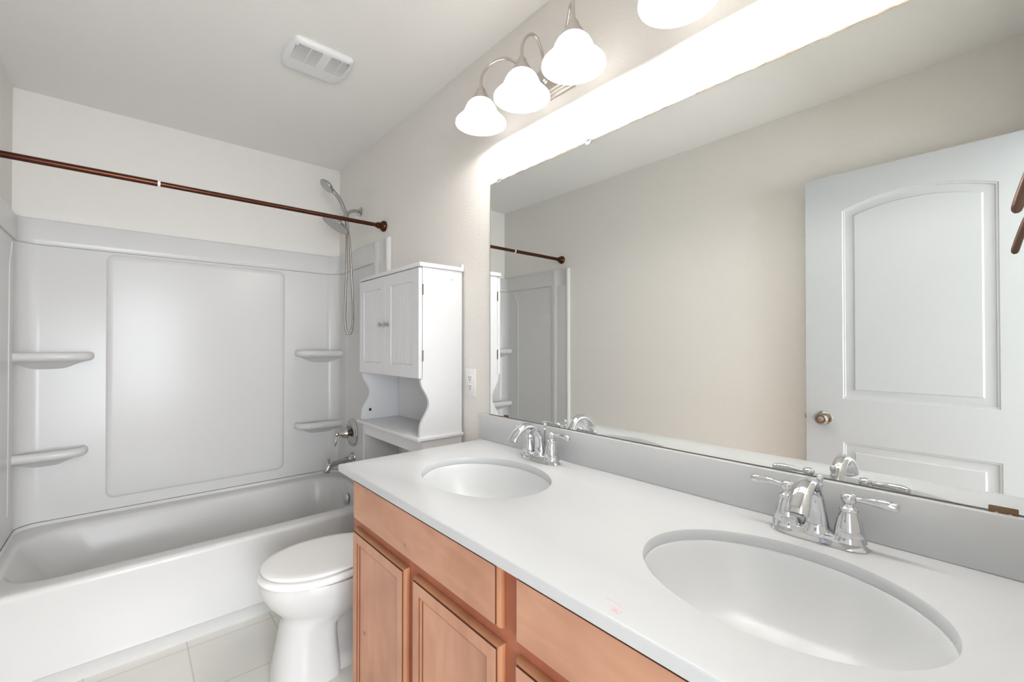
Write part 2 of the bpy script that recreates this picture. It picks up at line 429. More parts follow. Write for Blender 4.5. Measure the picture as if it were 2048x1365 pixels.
# overflow plate on the drain end, tub drain
bm = lathe([(0, 0), (0.037, 0), (0.0375, 0.005), (0.034, 0.010), (0.026, 0.0125), (0.0, 0.013)], (1.0215, 2.722, 0.272), (-1, 0, 0.09))
lathe([(0, 0), (0.004, 0), (0.004, 0.002), (0, 0.003)], (1.0085, 2.722, 0.273), (-1, 0, 0.09), seg=12, bm=bm)
part('overflow_plate', bm, M['chrome'], tub)
part('tub_drain', lathe([(0, 0), (0.035, 0), (0.035, 0.003), (0.028, 0.004), (0.0, 0.002)], (0.86, 2.68, 0.0785), (0, 0, 1)), M['chrome'], tub)

# ------------------------------------------------------------------ surround
sur = empty('shower_surround', 'white moulded shower wall surround with corner shelves above the bathtub', 'shower wall', ((XL+XR)/2, YB-0.02, 0.375))
SZ0, SZL, SZT = 0.378, 1.705, 1.832
def upath(off, r, y0, nseg=10):
    """inner face of the surround seen from above: from right front to left front; off = distance from walls"""
    x0, x1, yb = XL+off, XR-off, YB-off
    p = [(x1, y0)]
    for k in range(nseg+1):
        a = PI/2*k/nseg; p.append((x1-r+r*math.cos(a), yb-r+r*math.sin(a)))
    for k in range(nseg+1):
        a = PI/2+PI/2*k/nseg; p.append((x0+r+r*math.cos(a), yb-r+r*math.sin(a)))
    p.append((x0, y0)); return p
def ushell(sections, y0, off_back=0.002):
    """sections: (z, off, r); closed towards the wall"""
    b = bmesh.new(); rows = []
    n = len(upath(0.02, 0.05, y0))
    for z, off, r in sections: rows.append([b.verts.new((x, y, z)) for x, y in upath(off, r, y0)])
    for z in (sections[-1][0], sections[0][0]):
        rows.append([b.verts.new((x, y, z)) for x, y in upath(off_back, 0.004, y0)])
    m_ = len(rows)
    for i in range(m_):
        a, c = rows[i], rows[(i+1) % m_]
        for k in range(n-1): b.faces.new((a[k], a[k+1], c[k+1], c[k]))
    b.faces.new([r[0] for r in rows]); b.faces.new([r[-1] for r in rows])
    return b
part('wall_panel', ushell([(SZ0, 0.024, 0.075), (SZL-0.012, 0.022, 0.075), (SZL, 0.020, 0.075)], 2.31), M['acrylic'], sur, angle=40)
part('top_band', ushell([(SZL+0.0005, 0.018, 0.06), (SZL+0.002, 0.026, 0.06), (SZL+0.010, 0.030, 0.06), (SZL+0.030, 0.029, 0.06), (SZT-0.008, 0.023, 0.055), (SZT-0.002, 0.020, 0.05), (SZT, 0.014, 0.045)], 2.46), M['acrylic'], sur, angle=50)
# raised middle field of the back wall
bm = extrude_poly(rrect(-0.084, 0.748, 0.437, 1.690, 0.018, 5), lambda a, z, h: (a, h, z), YB-0.021, YB-0.032, 0.0)
bm = bmesh.new()
pl = rrect(-0.090, 0.754, 0.430, 1.696, 0.042, 8)
rg = []
for d, h in ((0, -0.0215), (0.003, -0.0230), (0.008, -0.0275), (0.013, -0.0305), (0.020, -0.0325), (0.030, -0.0330)):
    rg.append([(x, YB+h, z) for x, z in inset(pl, d)])
part('raised_panel', loft(rg), M['acrylic'], sur, angle=50)
# front rim columns on both side walls
for side in (1, -1):
    xw = XR if side == 1 else XL
    def fx(d): return xw-side*d
    secs = [(0.002, 2.288), (0.020, 2.290), (0.026, 2.298), (0.025, 2.312), (0.016, 2.322), (0.013, 2.34), (0.014, 2.395), (0.024, 2.415), (0.030, 2.435), (0.028, 2.455), (0.0245, 2.475), (0.002, 2.475)]
    rg = [[(fx(d), y, z) for d, y in secs] for z in (SZ0, SZT-0.004)]
    rg.append([(fx(max(0.002, d*0.8)), y, SZT+0.001) for d, y in secs])
    part('front_rim', loft(rg), M['acrylic'], sur, angle=35)
    # moulded recess line on the side wall
    pts = [(fx(0.0235), 2.93, SZL-0.02), (fx(0.0235), 2.915, SZL-0.06), (fx(0.0235), 2.885, SZL-0.12), (fx(0.0235), 2.880, 1.45), (fx(0.0235), 2.880, SZ0+0.10)]
    part('moulded_line', tube(pts, 0.0030, seg=10, n=6), M['acrylic'], sur)
# corner shelves
def corner_shelf(side, z, wx, dy):
    xw = XR-0.012 if side == 1 else XL+0.012; yb = YB-0.012
    def P(d, s, zz):
        # outline from wall along x then curved front back to wall; d inset
        pts = []; n = 18
        ax, ay = wx-d, dy-d
        for k in range(n+1):
            t = PI/2*k/n
            e = 0.42
            pts.append((xw-side*(ax*abs(math.cos(t))**e), yb-ay*abs(math.sin(t))**e, zz))
        pts.append((xw, yb, zz)); return pts
    rg = [P(0.106, 0, z-0.084), P(0.092, 0, z-0.074), P(0.074, 0, z-0.064), P(0.054, 0, z-0.054), P(0.032, 0, z-0.046), P(0.014, 0, z-0.042), P(0.004, 0, z-0.036), P(0.0, 0, z-0.027), P(0.0, 0, z-0.015), P(0.004, 0, z-0.005), P(0.012, 0, z), P(0.022, 0, z-0.001), P(0.030, 0, z-0.006)]
    return loft(rg)
for side, z, wx in ((-1, 1.190, 0.275), (-1, 0.722, 0.255), (1, 1.190, 0.285), (1, 0.720, 0.288)):
    part('corner_shelf', corner_shelf(side, z, wx, 0.115), M['acrylic'], sur, angle=45)
# dirty caulk seam between surround and tub
bm = bmesh.new()
pp = upath(0.0262, 0.075, 2.31)
rg = []
b2 = bmesh.new(); r0 = [b2.verts.new((x, y, SZ0-0.0030)) for x, y in pp]; r1 = [b2.verts.new((x, y, SZ0-0.0002)) for x, y in pp]
pq = upath(0.012, 0.07, 2.31)
r2 = [b2.verts.new((x, y, SZ0-0.0002)) for x, y in pq]; r3 = [b2.verts.new((x, y, SZ0-0.0030)) for x, y in pq]
for a, c in ((r0, r1), (r1, r2), (r2, r3), (r3, r0)):
    for k in range(len(a)-1): b2.faces.new((a[k], a[k+1], c[k+1], c[k]))
bm.free()
part('caulk_seam', b2, M['grey'], sur)
# tub flange upstand behind the seam belongs to the tub
def flange():
    return ushell([(RZ-0.004, 0.034, 0.075), (RZ+0.004, 0.028, 0.075), (RZ+0.0155, 0.0245, 0.075)], 2.40, 0.006)
part('tub_flange', flange(), M['acrylic'], tub, angle=50)

# ------------------------------------------------------------------ shower fittings
# valve
vy, vz, vx = 2.785, 0.664, XR-0.024
val = empty('shower_valve', 'round chrome shower valve with lever, mounted above the tub spout', 'faucet', (vx, vy, vz))
part('escutcheon', lathe([(0, 0), (0.088, 0), (0.0895, 0.004), (0.086, 0.008), (0.078, 0.010), (0.074, 0.014), (0.060, 0.018), (0.040, 0.020), (0, 0.021)], (vx, vy, vz), (-1, 0, 0), seg=56), M['darkchrome'], val)
part('stem', lathe([(0.0, 0), (0.021, 0), (0.021, 0.022), (0.0, 0.022)], (vx-0.019, vy, vz), (-1, 0, 0)), M['brass'], val)
hd = part('handle_body', lathe([(0, 0), (0.031, 0), (0.033, 0.004), (0.030, 0.010), (0.028, 0.018), (0.021, 0.032), (0.011, 0.044), (0.008, 0.050), (0.0105, 0.055), (0.0125, 0.062), (0.010, 0.069), (0.0, 0.072)], (vx-0.038, vy, vz), (-1, 0, 0)), M['darkchrome'], val)
part('lever', tube([(vx-0.100, vy, vz-0.004), (vx-0.103, vy, vz-0.020), (vx-0.106, vy, vz-0.045), (vx-0.111, vy, vz-0.066), (vx-0.112, vy, vz-0.072)], [0.0045, 0.0045, 0.008, 0.006, 0.003], n=6), M['darkchrome'], val)
# spout
sy, sz = 2.775, 0.500
sp = empty('tub_spout', 'chrome tub spout with diverter knob, over the drain end of the bathtub', 'spout', (vx, sy, sz))
part('spout_body', tube([(vx+0.0, sy, sz+0.004), (vx-0.010, sy, sz+0.003), (vx-0.030, sy, sz), (vx-0.085, sy, sz-0.010), (vx-0.125, sy, sz-0.016), (vx-0.150, sy, sz-0.026), (vx-0.163, sy, sz-0.048), (vx-0.166, sy, sz-0.062)], [0.036, 0.033, 0.018, 0.017, 0.019, 0.021, 0.020, 0.019], seg=24), M['darkchrome'], sp)
part('diverter_knob', lathe([(0, 0), (0.004, 0), (0.004, 0.016), (0.0075, 0.020), (0.008, 0.026), (0.005, 0.031), (0, 0.032)], (vx-0.152, sy, sz-0.008), (0, 0, 1), seg=20), M['darkchrome'], sp)

# shower head combo
ay, az = 2.725, 2.072
sh = empty('twin_shower', 'chrome twin shower head with hand shower and hanging metal hose', 'shower head', (XR, ay, az))
def W(p): return p
part('arm_flange', lathe([(0, 0), (0.029, 0), (0.030, 0.003), (0.024, 0.008), (0.012, 0.012), (0, 0.013)], (XR-0.001, ay, az), (-1, 0, 0)), M['darkchrome'], sh)
part('shower_arm', tube([(XR-0.006, ay, az), (XR-0.035, ay, az), (XR-0.062, ay, az-0.008), (XR-0.082, ay, az-0.025), (XR-0.092, ay, az-0.043)], 0.0105, n=8), M['darkchrome'], sh)
bx, bz = XR-0.097, az-0.052
bm = lathe([(0, 0), (0.014, 0), (0.018, 0.006), (0.018, 0.030), (0.013, 0.036), (0, 0.036)], (bx+0.008, ay, bz+0.018), (-0.45, 0, -0.9), seg=24)
part('diverter_bracket', bm, M['darkchrome'], sh)
# large head: disc facing down-left
hx, hz_ = 0.952, 1.962
axd = Vector((-0.50, 0.08, -0.86)).normalized()
big = part('rain_head', lathe([(0, 0), (0.016, 0.0), (0.020, 0.012), (0.045, 0.022), (0.080, 0.030), (0.089, 0.035), (0.090, 0.041), (0.087, 0.046), (0.0, 0.046)], tuple(Vector((hx, ay, hz_))-axd*0.040), tuple(axd), seg=48), M['darkchrome'], sh)
part('spray_face', lathe([(0, 0), (0.080, 0), (0.079, 0.003), (0, 0.0045)], tuple(Vector((hx, ay, hz_))+axd*0.0055), tuple(axd), seg=48), M['nozzle'], big, gp=sh)
# hand shower: small tilted head on a long handle
sx_, sz_ = 0.899, 2.190
axs = Vector((-0.66, 0.02, -0.74)).normalized()
hh = part('hand_shower', tube([(bx+0.004, ay-0.022, bz-0.075), (bx-0.002, ay-0.022, bz-0.02), (bx-0.016, ay-0.020, bz+0.040), (bx-0.045, ay-0.012, bz+0.105), (sx_+0.028, ay-0.004, sz_-0.020), (sx_+0.010, ay, sz_+0.004)], [0.0095, 0.0115, 0.0125, 0.0125, 0.0125, 0.012], seg=20, flat=(1, 1)), M['darkchrome'], sh)
part('hand_shower_head', lathe([(0, 0), (0.018, 0.001), (0.034, 0.008), (0.045, 0.018), (0.047, 0.024), (0.044, 0.029), (0, 0.029)], tuple(Vector((sx_, ay, sz_))-axs*0.020), tuple(axs), seg=40), M['darkchrome'], hh, gp=sh)
part('spray_face', lathe([(0, 0), (0.039, 0), (0.038, 0.002), (0, 0.003)], tuple(Vector((sx_, ay, sz_))+axs*0.0085), tuple(axs), seg=40), M['nozzle'], hh, gp=sh)
# hose: down one side, loop, up the other
hp = [(bx+0.004, ay-0.022, bz-0.070), (bx+0.018, ay-0.022, bz-0.15), (bx+0.034, ay-0.020, 1.62), (bx+0.043, ay-0.018, 1.42), (bx+0.036, ay-0.014, 1.315), (bx+0.022, ay-0.008, 1.294), (bx+0.006, ay-0.002, 1.318), (bx-0.001, ay, 1.42), (bx+0.006, ay, 1.64), (bx+0.008, ay, 1.85), (bx+0.007, ay, bz-0.02)]
part('hose', tube(hp, 0.0065, seg=14, n=12), M['hose'], sh)
part('hose_nut', lathe([(0, 0), (0.0095, 0), (0.0095, 0.024), (0.0075, 0.030), (0, 0.030)], (bx+0.007, ay, bz-0.008), (0, 0, -1), seg=20), M['darkchrome'], sh)

# ------------------------------------------------------------------ shower rod
ry, rz = 2.375, 1.908
rod = empty('shower_curtain_rod', 'dark bronze telescoping shower curtain rod across the tub alcove', 'curtain rod', ((XL+XR)/2, ry, rz))
part('outer_tube', lathe([(0, 0), (0.0125, 0), (0.0125, 0.455), (0, 0.455)], (XL+0.05, ry, rz), (1, 0, 0), seg=28), M['bronze'], rod)
part('end_ring', lathe([(0, 0), (0.0132, 0), (0.0132, 0.009), (0, 0.009)], (XL+0.505, ry, rz), (1, 0, 0), seg=28), M['plastic'], rod)
part('inner_tube', lathe([(0, 0), (0.0110, 0), (0.0110, XR-XL-0.55), (0, XR-XL-0.55)], (XL+0.510, ry, rz), (1, 0, 0), seg=28), M['bronze'], rod)
cup = [(0, 0), (0.030, 0), (0.0315, 0.006), (0.030, 0.014), (0.022, 0.024), (0.0165, 0.028), (0.0165, 0.033), (0.019, 0.036), (0.019, 0.040), (0.0155, 0.043), (0.0145, 0.052), (0, 0.052)]
for xx, d in ((XR-0.0005, -1), (XL+0.0005, 1)):
    part('end_cup', lathe(cup, (xx, ry, rz), (d, 0, 0), seg=36), M['bronze'], rod)

# ------------------------------------------------------------------ ceiling fan grille
fan = empty('exhaust_fan_cover', 'white slotted exhaust fan cover on the ceiling', 'vent', (0.600, 1.942, H))
fo = []
cx, cy, hx2, hy2 = 0.600, 1.942, 0.112, 0.112
def fan_outline(k):
    pts = []; n = 12
    corners = rrect(-hx2*k, hx2*k, -hy2*k, hy2*k, 0.014, 5)
    for x, y in corners:
        bow = 0.018*(1-(y/(hy2*k))**2)
        pts.append((x+(bow if x > 0 else -bow), y))
    return pts
def fan_outline2(k):
    # resampled sides so the bow shows
    p = fan_outline(k); out = []
    for i in range(len(p)):
        a, c = p[i], p[(i+1) % len(p)]
        L_ = math.dist(a, c)
        out.append(a)
        if L_ > 0.1 and abs(a[1]-c[1]) > 0.1:
            for j in range(1, 12):
                t = j/12; y = a[1]+(c[1]-a[1])*t; sgn = 1 if a[0] > 0 else -1
                out.append((sgn*(hx2*k+0.018*(1-(y/(hy2*k))**2)), y))
    return out
rg = [[(cx+x, cy+y, z) for x, y in fan_outline2(k)] for k, z in ((1.0, H), (1.0, H-0.008), (0.985, H-0.014), (0.93, H-0.019), (0.80, H-0.0215))]
part('cover_plate', loft(rg), M['plastic'], fan, angle=50)
bmS = bmesh.new(); bmR = bmesh.new()
for xa, xb in ((cx-0.108, cx-0.006), (cx+0.028, cx+0.104)):
    for i in range(14):
        y = cy-0.090+i*0.0080
        t = 0.0017-0.00011*i
        box(xa+(0.010 if xa < cx-0.05 and i < 2 else 0), xb, y-t, y+t, H-0.0222, H-0.0185, bm=bmS)
    xm = (xa+xb)/2+0.006
    part('rib', box(xm-0.002, xm+0.002, cy-0.092, cy+0.024, H-0.0232, H-0.019), M['plastic'], fan, smooth=False)
part('vent_slot', bmS, M['slot'], fan, smooth=False)

# ------------------------------------------------------------------ mirror
MY0, MY1, MZ0, MZ1 = YF+0.004, 1.3896, 0.9440, 1.8751
mir = empty('wall_mirror', 'large frameless mirror resting on the backsplash behind both sinks', 'mirror', (XR, (MY0+MY1)/2, MZ0))
part('mirror_glass', box(XR-0.006, XR-0.0008, MY0, MY1, MZ0, MZ1), M['mirror'], mir, smooth=False)
tp, bt = [], []; y = MY0
while y < MY1:
    on_ = random.random() < 0.72
    tp.append((y, MZ1+(random.uniform(0.0010, 0.0026) if on_ else 0.0003))); bt.append((y, MZ1-(random.uniform(0.0008, 0.0030) if on_ else 0.0001)))
    y += random.uniform(0.006, 0.03)
bm = extrude_poly(bt+tp[::-1], lambda a, z, h: (h, a, z), XR-0.0066, XR-0.0010)
part('worn_top_edge', bm, M['mirror_edge'], mir, smooth=False)
bm = box(XR-0.0068, XR-0.0005, MY0, MY1, MZ0-0.0012, MZ0+0.0014); box(XR-0.0066, XR-0.0005, MY1, MY1+0.0012, MZ0, MZ1, bm=bm)
part('dark_edge', bm, mat('mirror_side', (0.16, 0.14, 0.12), 0.5), mir, smooth=False)
def clip(y0, z, up, name, label, m, wdt):
    e = empty(name, label, 'mirror clip', (XR, y0, z), 'mirror clips')
    s = 1 if up else -1
    bm = box(XR-0.0095, XR-0.0068, y0-wdt/2, y0+wdt/2, min(z-s*0.007, z+s*0.008), max(z-s*0.007, z+s*0.008), 0.0012)
    box(XR-0.0095, XR-0.0015, y0-wdt/2, y0+wdt/2, min(z+s*0.002, z+s*0.013), max(z+s*0.002, z+s*0.013), 0.0012, bm=bm)
    part('clip_body', bm, m, e)
    bm = lathe([(0, 0), (0.0032, 0), (0.0026, 0.0015), (0, 0.0018)], (XR-0.0094, y0-wdt*0.22, z+s*0.0045), (-1, 0, 0), seg=14)
    lathe([(0, 0), (0.0032, 0), (0.0026, 0.0015), (0, 0.0018)], (XR-0.0094, y0+wdt*0.22, z+s*0.0045), (-1, 0, 0), seg=14, bm=bm)
    part('screw', bm, M['nickel'], e)
clip(1.332, MZ1, True, 'mirror_clip', 'clear plastic clip on the top edge of the mirror, at its left corner', M['clear'], 0.022)
clip(0.885, MZ1, True, 'mirror_clip', 'clear plastic clip on the top edge of the mirror, below the third lit shade', M['clear'], 0.022)
clip(1.290, MZ0+0.002, False, 'mirror_clip', 'brown metal clip under the bottom left corner of the mirror', M['brass'], 0.024)
clip(0.010, MZ0+0.002, False, 'mirror_clip', 'brassy metal clip under the mirror at the far right of the photo', M['brass'], 0.034)

# ------------------------------------------------------------------ vanity cabinet
FX = 0.552           # face frame plane
DXF = 0.533          # front of doors
VY0, VY1 = YF+0.003, 1.405
CZ, CT = 0.8408, 0.0215
van = empty('vanity_cabinet', 'maple double vanity cabinet under the white countertop', 'cabinet', ((FX+XR)/2, (VY0+VY1)/2, 0))
# carcass behind the frame, toe kick
bm = box(FX+0.018, XR-0.003, VY1-0.016, VY1, 0.0, CZ-CT); box(FX+0.018, XR-0.003, VY0, VY0+0.016, 0.0, CZ-CT, bm=bm)
box(XR-0.012, XR-0.003, VY0+0.016, VY1-0.016, 0.0, CZ-CT, bm=bm); box(FX+0.018, XR-0.012, VY0+0.016, VY1-0.016, 0.10, 0.116, bm=bm)
box(FX+0.07, FX+0.082, VY0+0.016, VY1-0.016, 0.0, 0.10, bm=bm)
part('body', bm, M['woodv'], van, smooth=False)
cols = [(1.030, 1.3725), (0.6475, 0.9900), (0.2650, 0.6065), (-0.0750, 0.2240)]
bm = bmesh.new()
def ffbox(y0, y1, z0, z1): box(FX, FX+0.0185, y0, y1, z0, z1, bm=bm)
for a, c in ((1.335, VY1), (0.592, 0.664), (VY0, -0.045)): ffbox(a, c, 0.10, CZ-CT)
for (a, c), (p, q) in (((0.664, 1.335), (0.985, 1.036)), ((-0.045, 0.592), (0.218, 0.270))):
    ffbox(a, c, 0.775, CZ-CT); ffbox(a, c, 0.635, 0.695); ffbox(a, c, 0.10, 0.135); ffbox(p, q, 0.135, 0.635)
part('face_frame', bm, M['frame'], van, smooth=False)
# closed backing of false drawer openings is the drawer front itself
def edge_profile_slab(y0, y1, z0, z1, panel=None):
    """slab in front of the frame: shaped edge toned darker for shade, fine dark groove, optional recessed panel; material 0 face, 1 edge, 2 groove"""
    mapf = lambda a, z, h: (DXF-h, a, z)
    th = FX-DXF-0.0005
    O = [(y0, z0), (y1, z0), (y1, z1), (y0, z1)]
    b = bmesh.new()
    def step(prev, poly, d, h, mi):
        q = inset(poly, d) if d else poly
        cur = [b.verts.new(mapf(x, y, h)) for x, y in q]
        for i in range(4):
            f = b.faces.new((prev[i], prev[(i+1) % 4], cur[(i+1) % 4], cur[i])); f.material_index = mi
        return cur
    prev = [b.verts.new(mapf(x, y, -th)) for x, y in O]; back = prev
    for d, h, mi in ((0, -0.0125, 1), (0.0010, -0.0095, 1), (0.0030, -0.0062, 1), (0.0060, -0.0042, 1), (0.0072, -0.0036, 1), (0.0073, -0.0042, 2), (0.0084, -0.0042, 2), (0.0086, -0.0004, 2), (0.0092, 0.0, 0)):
        prev = step(prev, O, d, h, mi)
    if panel:
        P_ = inset(O, panel)
        prev = step(prev, P_, 0, 0, 0)
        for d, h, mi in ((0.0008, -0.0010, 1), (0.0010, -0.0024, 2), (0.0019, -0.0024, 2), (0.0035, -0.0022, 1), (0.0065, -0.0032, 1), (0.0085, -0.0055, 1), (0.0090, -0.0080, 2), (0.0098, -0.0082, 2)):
            prev = step(prev, P_, d, h, mi)
    b.faces.new(prev); b.faces.new(back)
    return b
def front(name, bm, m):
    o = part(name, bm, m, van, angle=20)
    o.data.materials.append(M['woodedge']); o.data.materials.append(M['groove_dark'])
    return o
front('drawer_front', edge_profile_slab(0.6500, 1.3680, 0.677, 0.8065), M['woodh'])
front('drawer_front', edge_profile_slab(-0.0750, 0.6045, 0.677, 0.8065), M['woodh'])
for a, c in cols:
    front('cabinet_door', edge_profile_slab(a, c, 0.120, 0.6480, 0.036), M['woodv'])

# ------------------------------------------------------------------ countertop with two oval cut-outs
top = empty('countertop', 'white double sink countertop on the maple vanity', 'countertop', ((0.5095+XR)/2, 0.66, CZ))
cx0, cx1, cy0, cy1 = 0.5095, XR-0.001, YF+0.002, 1.4278
S = [(0.7935, 0.2580, 0.1715, 0.2140), (0.7955, 1.0300, 0.1690, 0.2185)]
def slab_with_holes():
    b = bmesh.new()
    O = [(cx0, cy0), (cx1, cy0), (cx1, cy1), (cx0, cy1)]
    e = 0.004
    OT = [(cx0+e, cy0), (cx1, cy0), (cx1, cy1-e), (cx0+e, cy1-e)]
    vt = [b.verts.new((x, y, CZ)) for x, y in OT]
    prev = vt; n = 4
    for k in range(1, 5):
        a = PI/2*k/4; s = e*(1-math.sin(a)); dz = e*(1-math.cos(a))
        cur = [b.verts.new((x, y, CZ-dz)) for x, y in [(cx0+s, cy0), (cx1, cy0), (cx1, cy1-s), (cx0+s, cy1-s)]]
        for i in range(4): b.faces.new((prev[i], prev[(i+1) % 4], cur[(i+1) % 4], cur[i]))
        prev = cur
    bot = [b.verts.new((x, y, CZ-CT)) for x, y in O]
    for i in range(4): b.faces.new((prev[i], prev[(i+1) % 4], bot[(i+1) % 4], bot[i]))
    ht, hb = [], []
    for (sx, sy_, a, c) in S:
        el = ellipse(sx, sy_, a, c, 120); N = 120
        r0 = [b.verts.new((x, y, CZ)) for x, y in ellipse(sx, sy_, a+0.003, c+0.003, N)]
        ht.append(r0); prev2 = r0
        for d, dz in ((0.0012, 0.0006), (0.0, 0.003), (-0.001, CT-0.002), (0.0, CT)):
            cur = [b.verts.new((x, y, CZ-dz)) for x, y in ellipse(sx, sy_, a+d, c+d, N)]
            for i in range(N): b.faces.new((prev2[i], prev2[(i+1) % N], cur[(i+1) % N], cur[i]))
            prev2 = cur
        hb.append(prev2)
    ring_fill(b, vt, ht); ring_fill(b, bot, hb)
    return b
part('slab', slab_with_holes(), M['counter'], top, angle=35)
bs = link('backsplash', box(XR-0.0205, XR-0.001, cy0, 1.4463, CZ+0.0002, 0.9425, 0.002), M['counter'])
tag(bs, 'long white backsplash strip between the countertop and the mirror', 'backsplash')
# faint pink crayon stain on the counter near the front edge
stain = bmesh.new()
for (x, y, rx, ryy) in [(0.531, 0.380, 0.0035, 0.005), (0.527, 0.374, 0.002, 0.003), (0.533, 0.371, 0.0022, 0.0015), (0.5265, 0.383, 0.0012, 0.0012), (0.536, 0.386, 0.001, 0.0012)]:
    lathe([(0, 0), (1, 0), (1, 0.0004), (0, 0.0004)], (0, 0, 0), (0, 0, 1), seg=12, sx=rx, sy=ryy) if False else None
    b = lathe([(0, 0), (1, 0), (0.9, 0.00025), (0, 0.0003)], (0, 0, 0), (0, 0, 1), seg=12); b.transform(Matrix.Translation((x, y, CZ)) @ Matrix.Diagonal((rx, ryy, 1, 1))); merge(stain, b)
tube([(0.545, 0.405, CZ), (0.547, 0.395, CZ), (0.546, 0.385, CZ), (0.542, 0.376, CZ)], 0.0005, seg=6, n=5, bm=stain)
part('stain', stain, mat('pink_stain', (0.80, 0.42, 0.45), 0.6), top)

# ------------------------------------------------------------------ sinks
def sink(i, label):
    sx, sy_, a, c = S[i]
    e = empty('sink_basin', label, 'sink', (sx, sy_, CZ-CT), 'oval sink basins')
    prof = [(1.045, 0.0), (1.0, 0.0), (0.985, -0.004), (0.955, -0.018), (0.90, -0.045), (0.80, -0.078), (0.66, -0.105), (0.48, -0.122), (0.28, -0.131), (0.12, -0.135)]
    rg = [[(sx+a*k*math.cos(2*PI*j/96), sy_+c*k*math.sin(2*PI*j/96), CZ-CT+z) for j in range(96)] for k, z in prof]
    outer = [[(sx+a*(k+0.045)*math.cos(2*PI*j/96), sy_+c*(k+0.045)*math.sin(2*PI*j/96), CZ-CT+z-0.012) for j in range(96)] for k, z in reversed(prof)]
    part('basin', loft(rg+outer, cap0=False, cap1=False), M['sink'], e, angle=60)
    part('drain', lathe([(0, 0), (0.022, 0), (0.022, 0.003), (0.017, 0.0045), (0.012, 0.003), (0, 0.006)], (sx, sy_, CZ-CT-0.1365), (0, 0, 1), seg=32), M['chrome'], e)
sink(0, 'oval white sink in the foreground, near the right edge of the photo')
sink(1, 'oval white sink at the far end of the counter, near the storage cabinet')

# ------------------------------------------------------------------ faucets (built in world coordinates around FYc, then placed by the parent)
def faucet_parts(root):
    def lk(name, bm, m, par=root, **k): return link(name, bm, m, par, angle=52, **k)
    # base plate: wide oval with stepped edge (long axis y)
    def ov(s, z, n=64):
        pts = []
        for k in range(n):
            t = 2*PI*k/n; e = 0.75
            x = abs(math.cos(t))**e*math.copysign(1, math.cos(t))*(0.0285+s); y = abs(math.sin(t))**e*math.copysign(1, math.sin(t))*(0.081+s)
            pts.append((x, y, z))
        return pts
    lk('base_plate', loft([ov(0, 0), ov(0.001, 0.002), ov(-0.001, 0.0055), ov(-0.006, 0.009), ov(-0.0075, 0.0125), ov(-0.008, 0.019), ov(-0.010, 0.0205)]), M['chrome'])
    for s in (-1, 1):
        y = s*0.0515
        hb = lk('handle_body', lathe([(0, 0), (0.0275, 0.0), (0.0265, 0.004), (0.0240, 0.008), (0.0235, 0.009), (0.0238, 0.011), (0.0225, 0.022), (0.0195, 0.038), (0.0150, 0.050), (0.0135, 0.0535), (0.0155, 0.055), (0.0160, 0.058), (0.0130, 0.0615), (0.0085, 0.064), (0.0075, 0.067), (0.0095, 0.070), (0.0125, 0.076), (0.0128, 0.081), (0.0100, 0.086), (0.0045, 0.0885), (0.0, 0.0892)], (0, y, 0.014), (0, 0, 1), seg=36), M['chrome'])
        z = 0.092
        lk('lever', tube([(0.0, y+s*0.008, z), (0.001, y+s*0.019, z+0.001), (0.002, y+s*0.038, z+0.0015), (0.003, y+s*0.056, z+0.0005), (0.004, y+s*0.068, z-0.001), (0.004, y+s*0.0725, z-0.0015)], [0.0045, 0.0048, 0.0078, 0.0095, 0.0085, 0.0045], seg=18, n=6), M['chrome'], hb)
    # spout: rises from a broad foot and arcs over towards the sink (-x)
    lk('spout', tube([(0.0, 0, 0.016), (-0.001, 0, 0.035), (-0.004, 0, 0.062), (-0.014, 0, 0.092), (-0.036, 0, 0.114), (-0.066, 0, 0.121), (-0.096, 0, 0.111), (-0.116, 0, 0.092), (-0.123, 0, 0.079)], [0.0225, 0.0205, 0.0165, 0.0135, 0.0140, 0.0155, 0.0175, 0.0190, 0.0190], seg=32, n=7, up=(0, 1, 0), rad2=[0.0190, 0.0165, 0.0135, 0.0118, 0.0110, 0.0108, 0.0112, 0.0120, 0.0125]), M['chrome'])
    lk('spout_collar', lathe([(0, 0), (0.0265, 0), (0.0255, 0.004), (0.022, 0.009), (0.021, 0.014), (0, 0.015)], (0.0, 0, 0.018), (0, 0, 1), seg=32, sy=1.0), M['chrome'])
    lk('aerator', lathe([(0, 0), (0.0105, 0), (0.0105, 0.004), (0, 0.004)], (-0.1235, 0, 0.0785), (-0.42, 0, -0.9), seg=20), M['nozzle'])
    lr = lk('lift_rod', lathe([(0, 0), (0.0025, 0), (0.0025, 0.078), (0.005, 0.080), (0.0055, 0.083), (0.004, 0.086), (0.0035, 0.089), (0.006, 0.093), (0.0066, 0.098), (0.0050, 0.103), (0, 0.105)], (0.0215, 0, 0.018), (0, 0, 1), seg=20), M['chrome'])
def copy_tree(o, parent=None):
    c = o.copy(); C.objects.link(c)
    if parent: c.parent = parent
    for ch in list(o.children): copy_tree(ch, c)
    return c
f1 = empty('faucet', 'chrome two handle faucet at the far sink, by the storage cabinet', 'faucet', (1.030, 1.032, CZ), 'vanity faucets')
faucet_parts(f1)
f2 = copy_tree(f1); f2.location = (1.030, 0.256, CZ); f2['label'] = 'chrome two handle faucet at the large foreground sink'

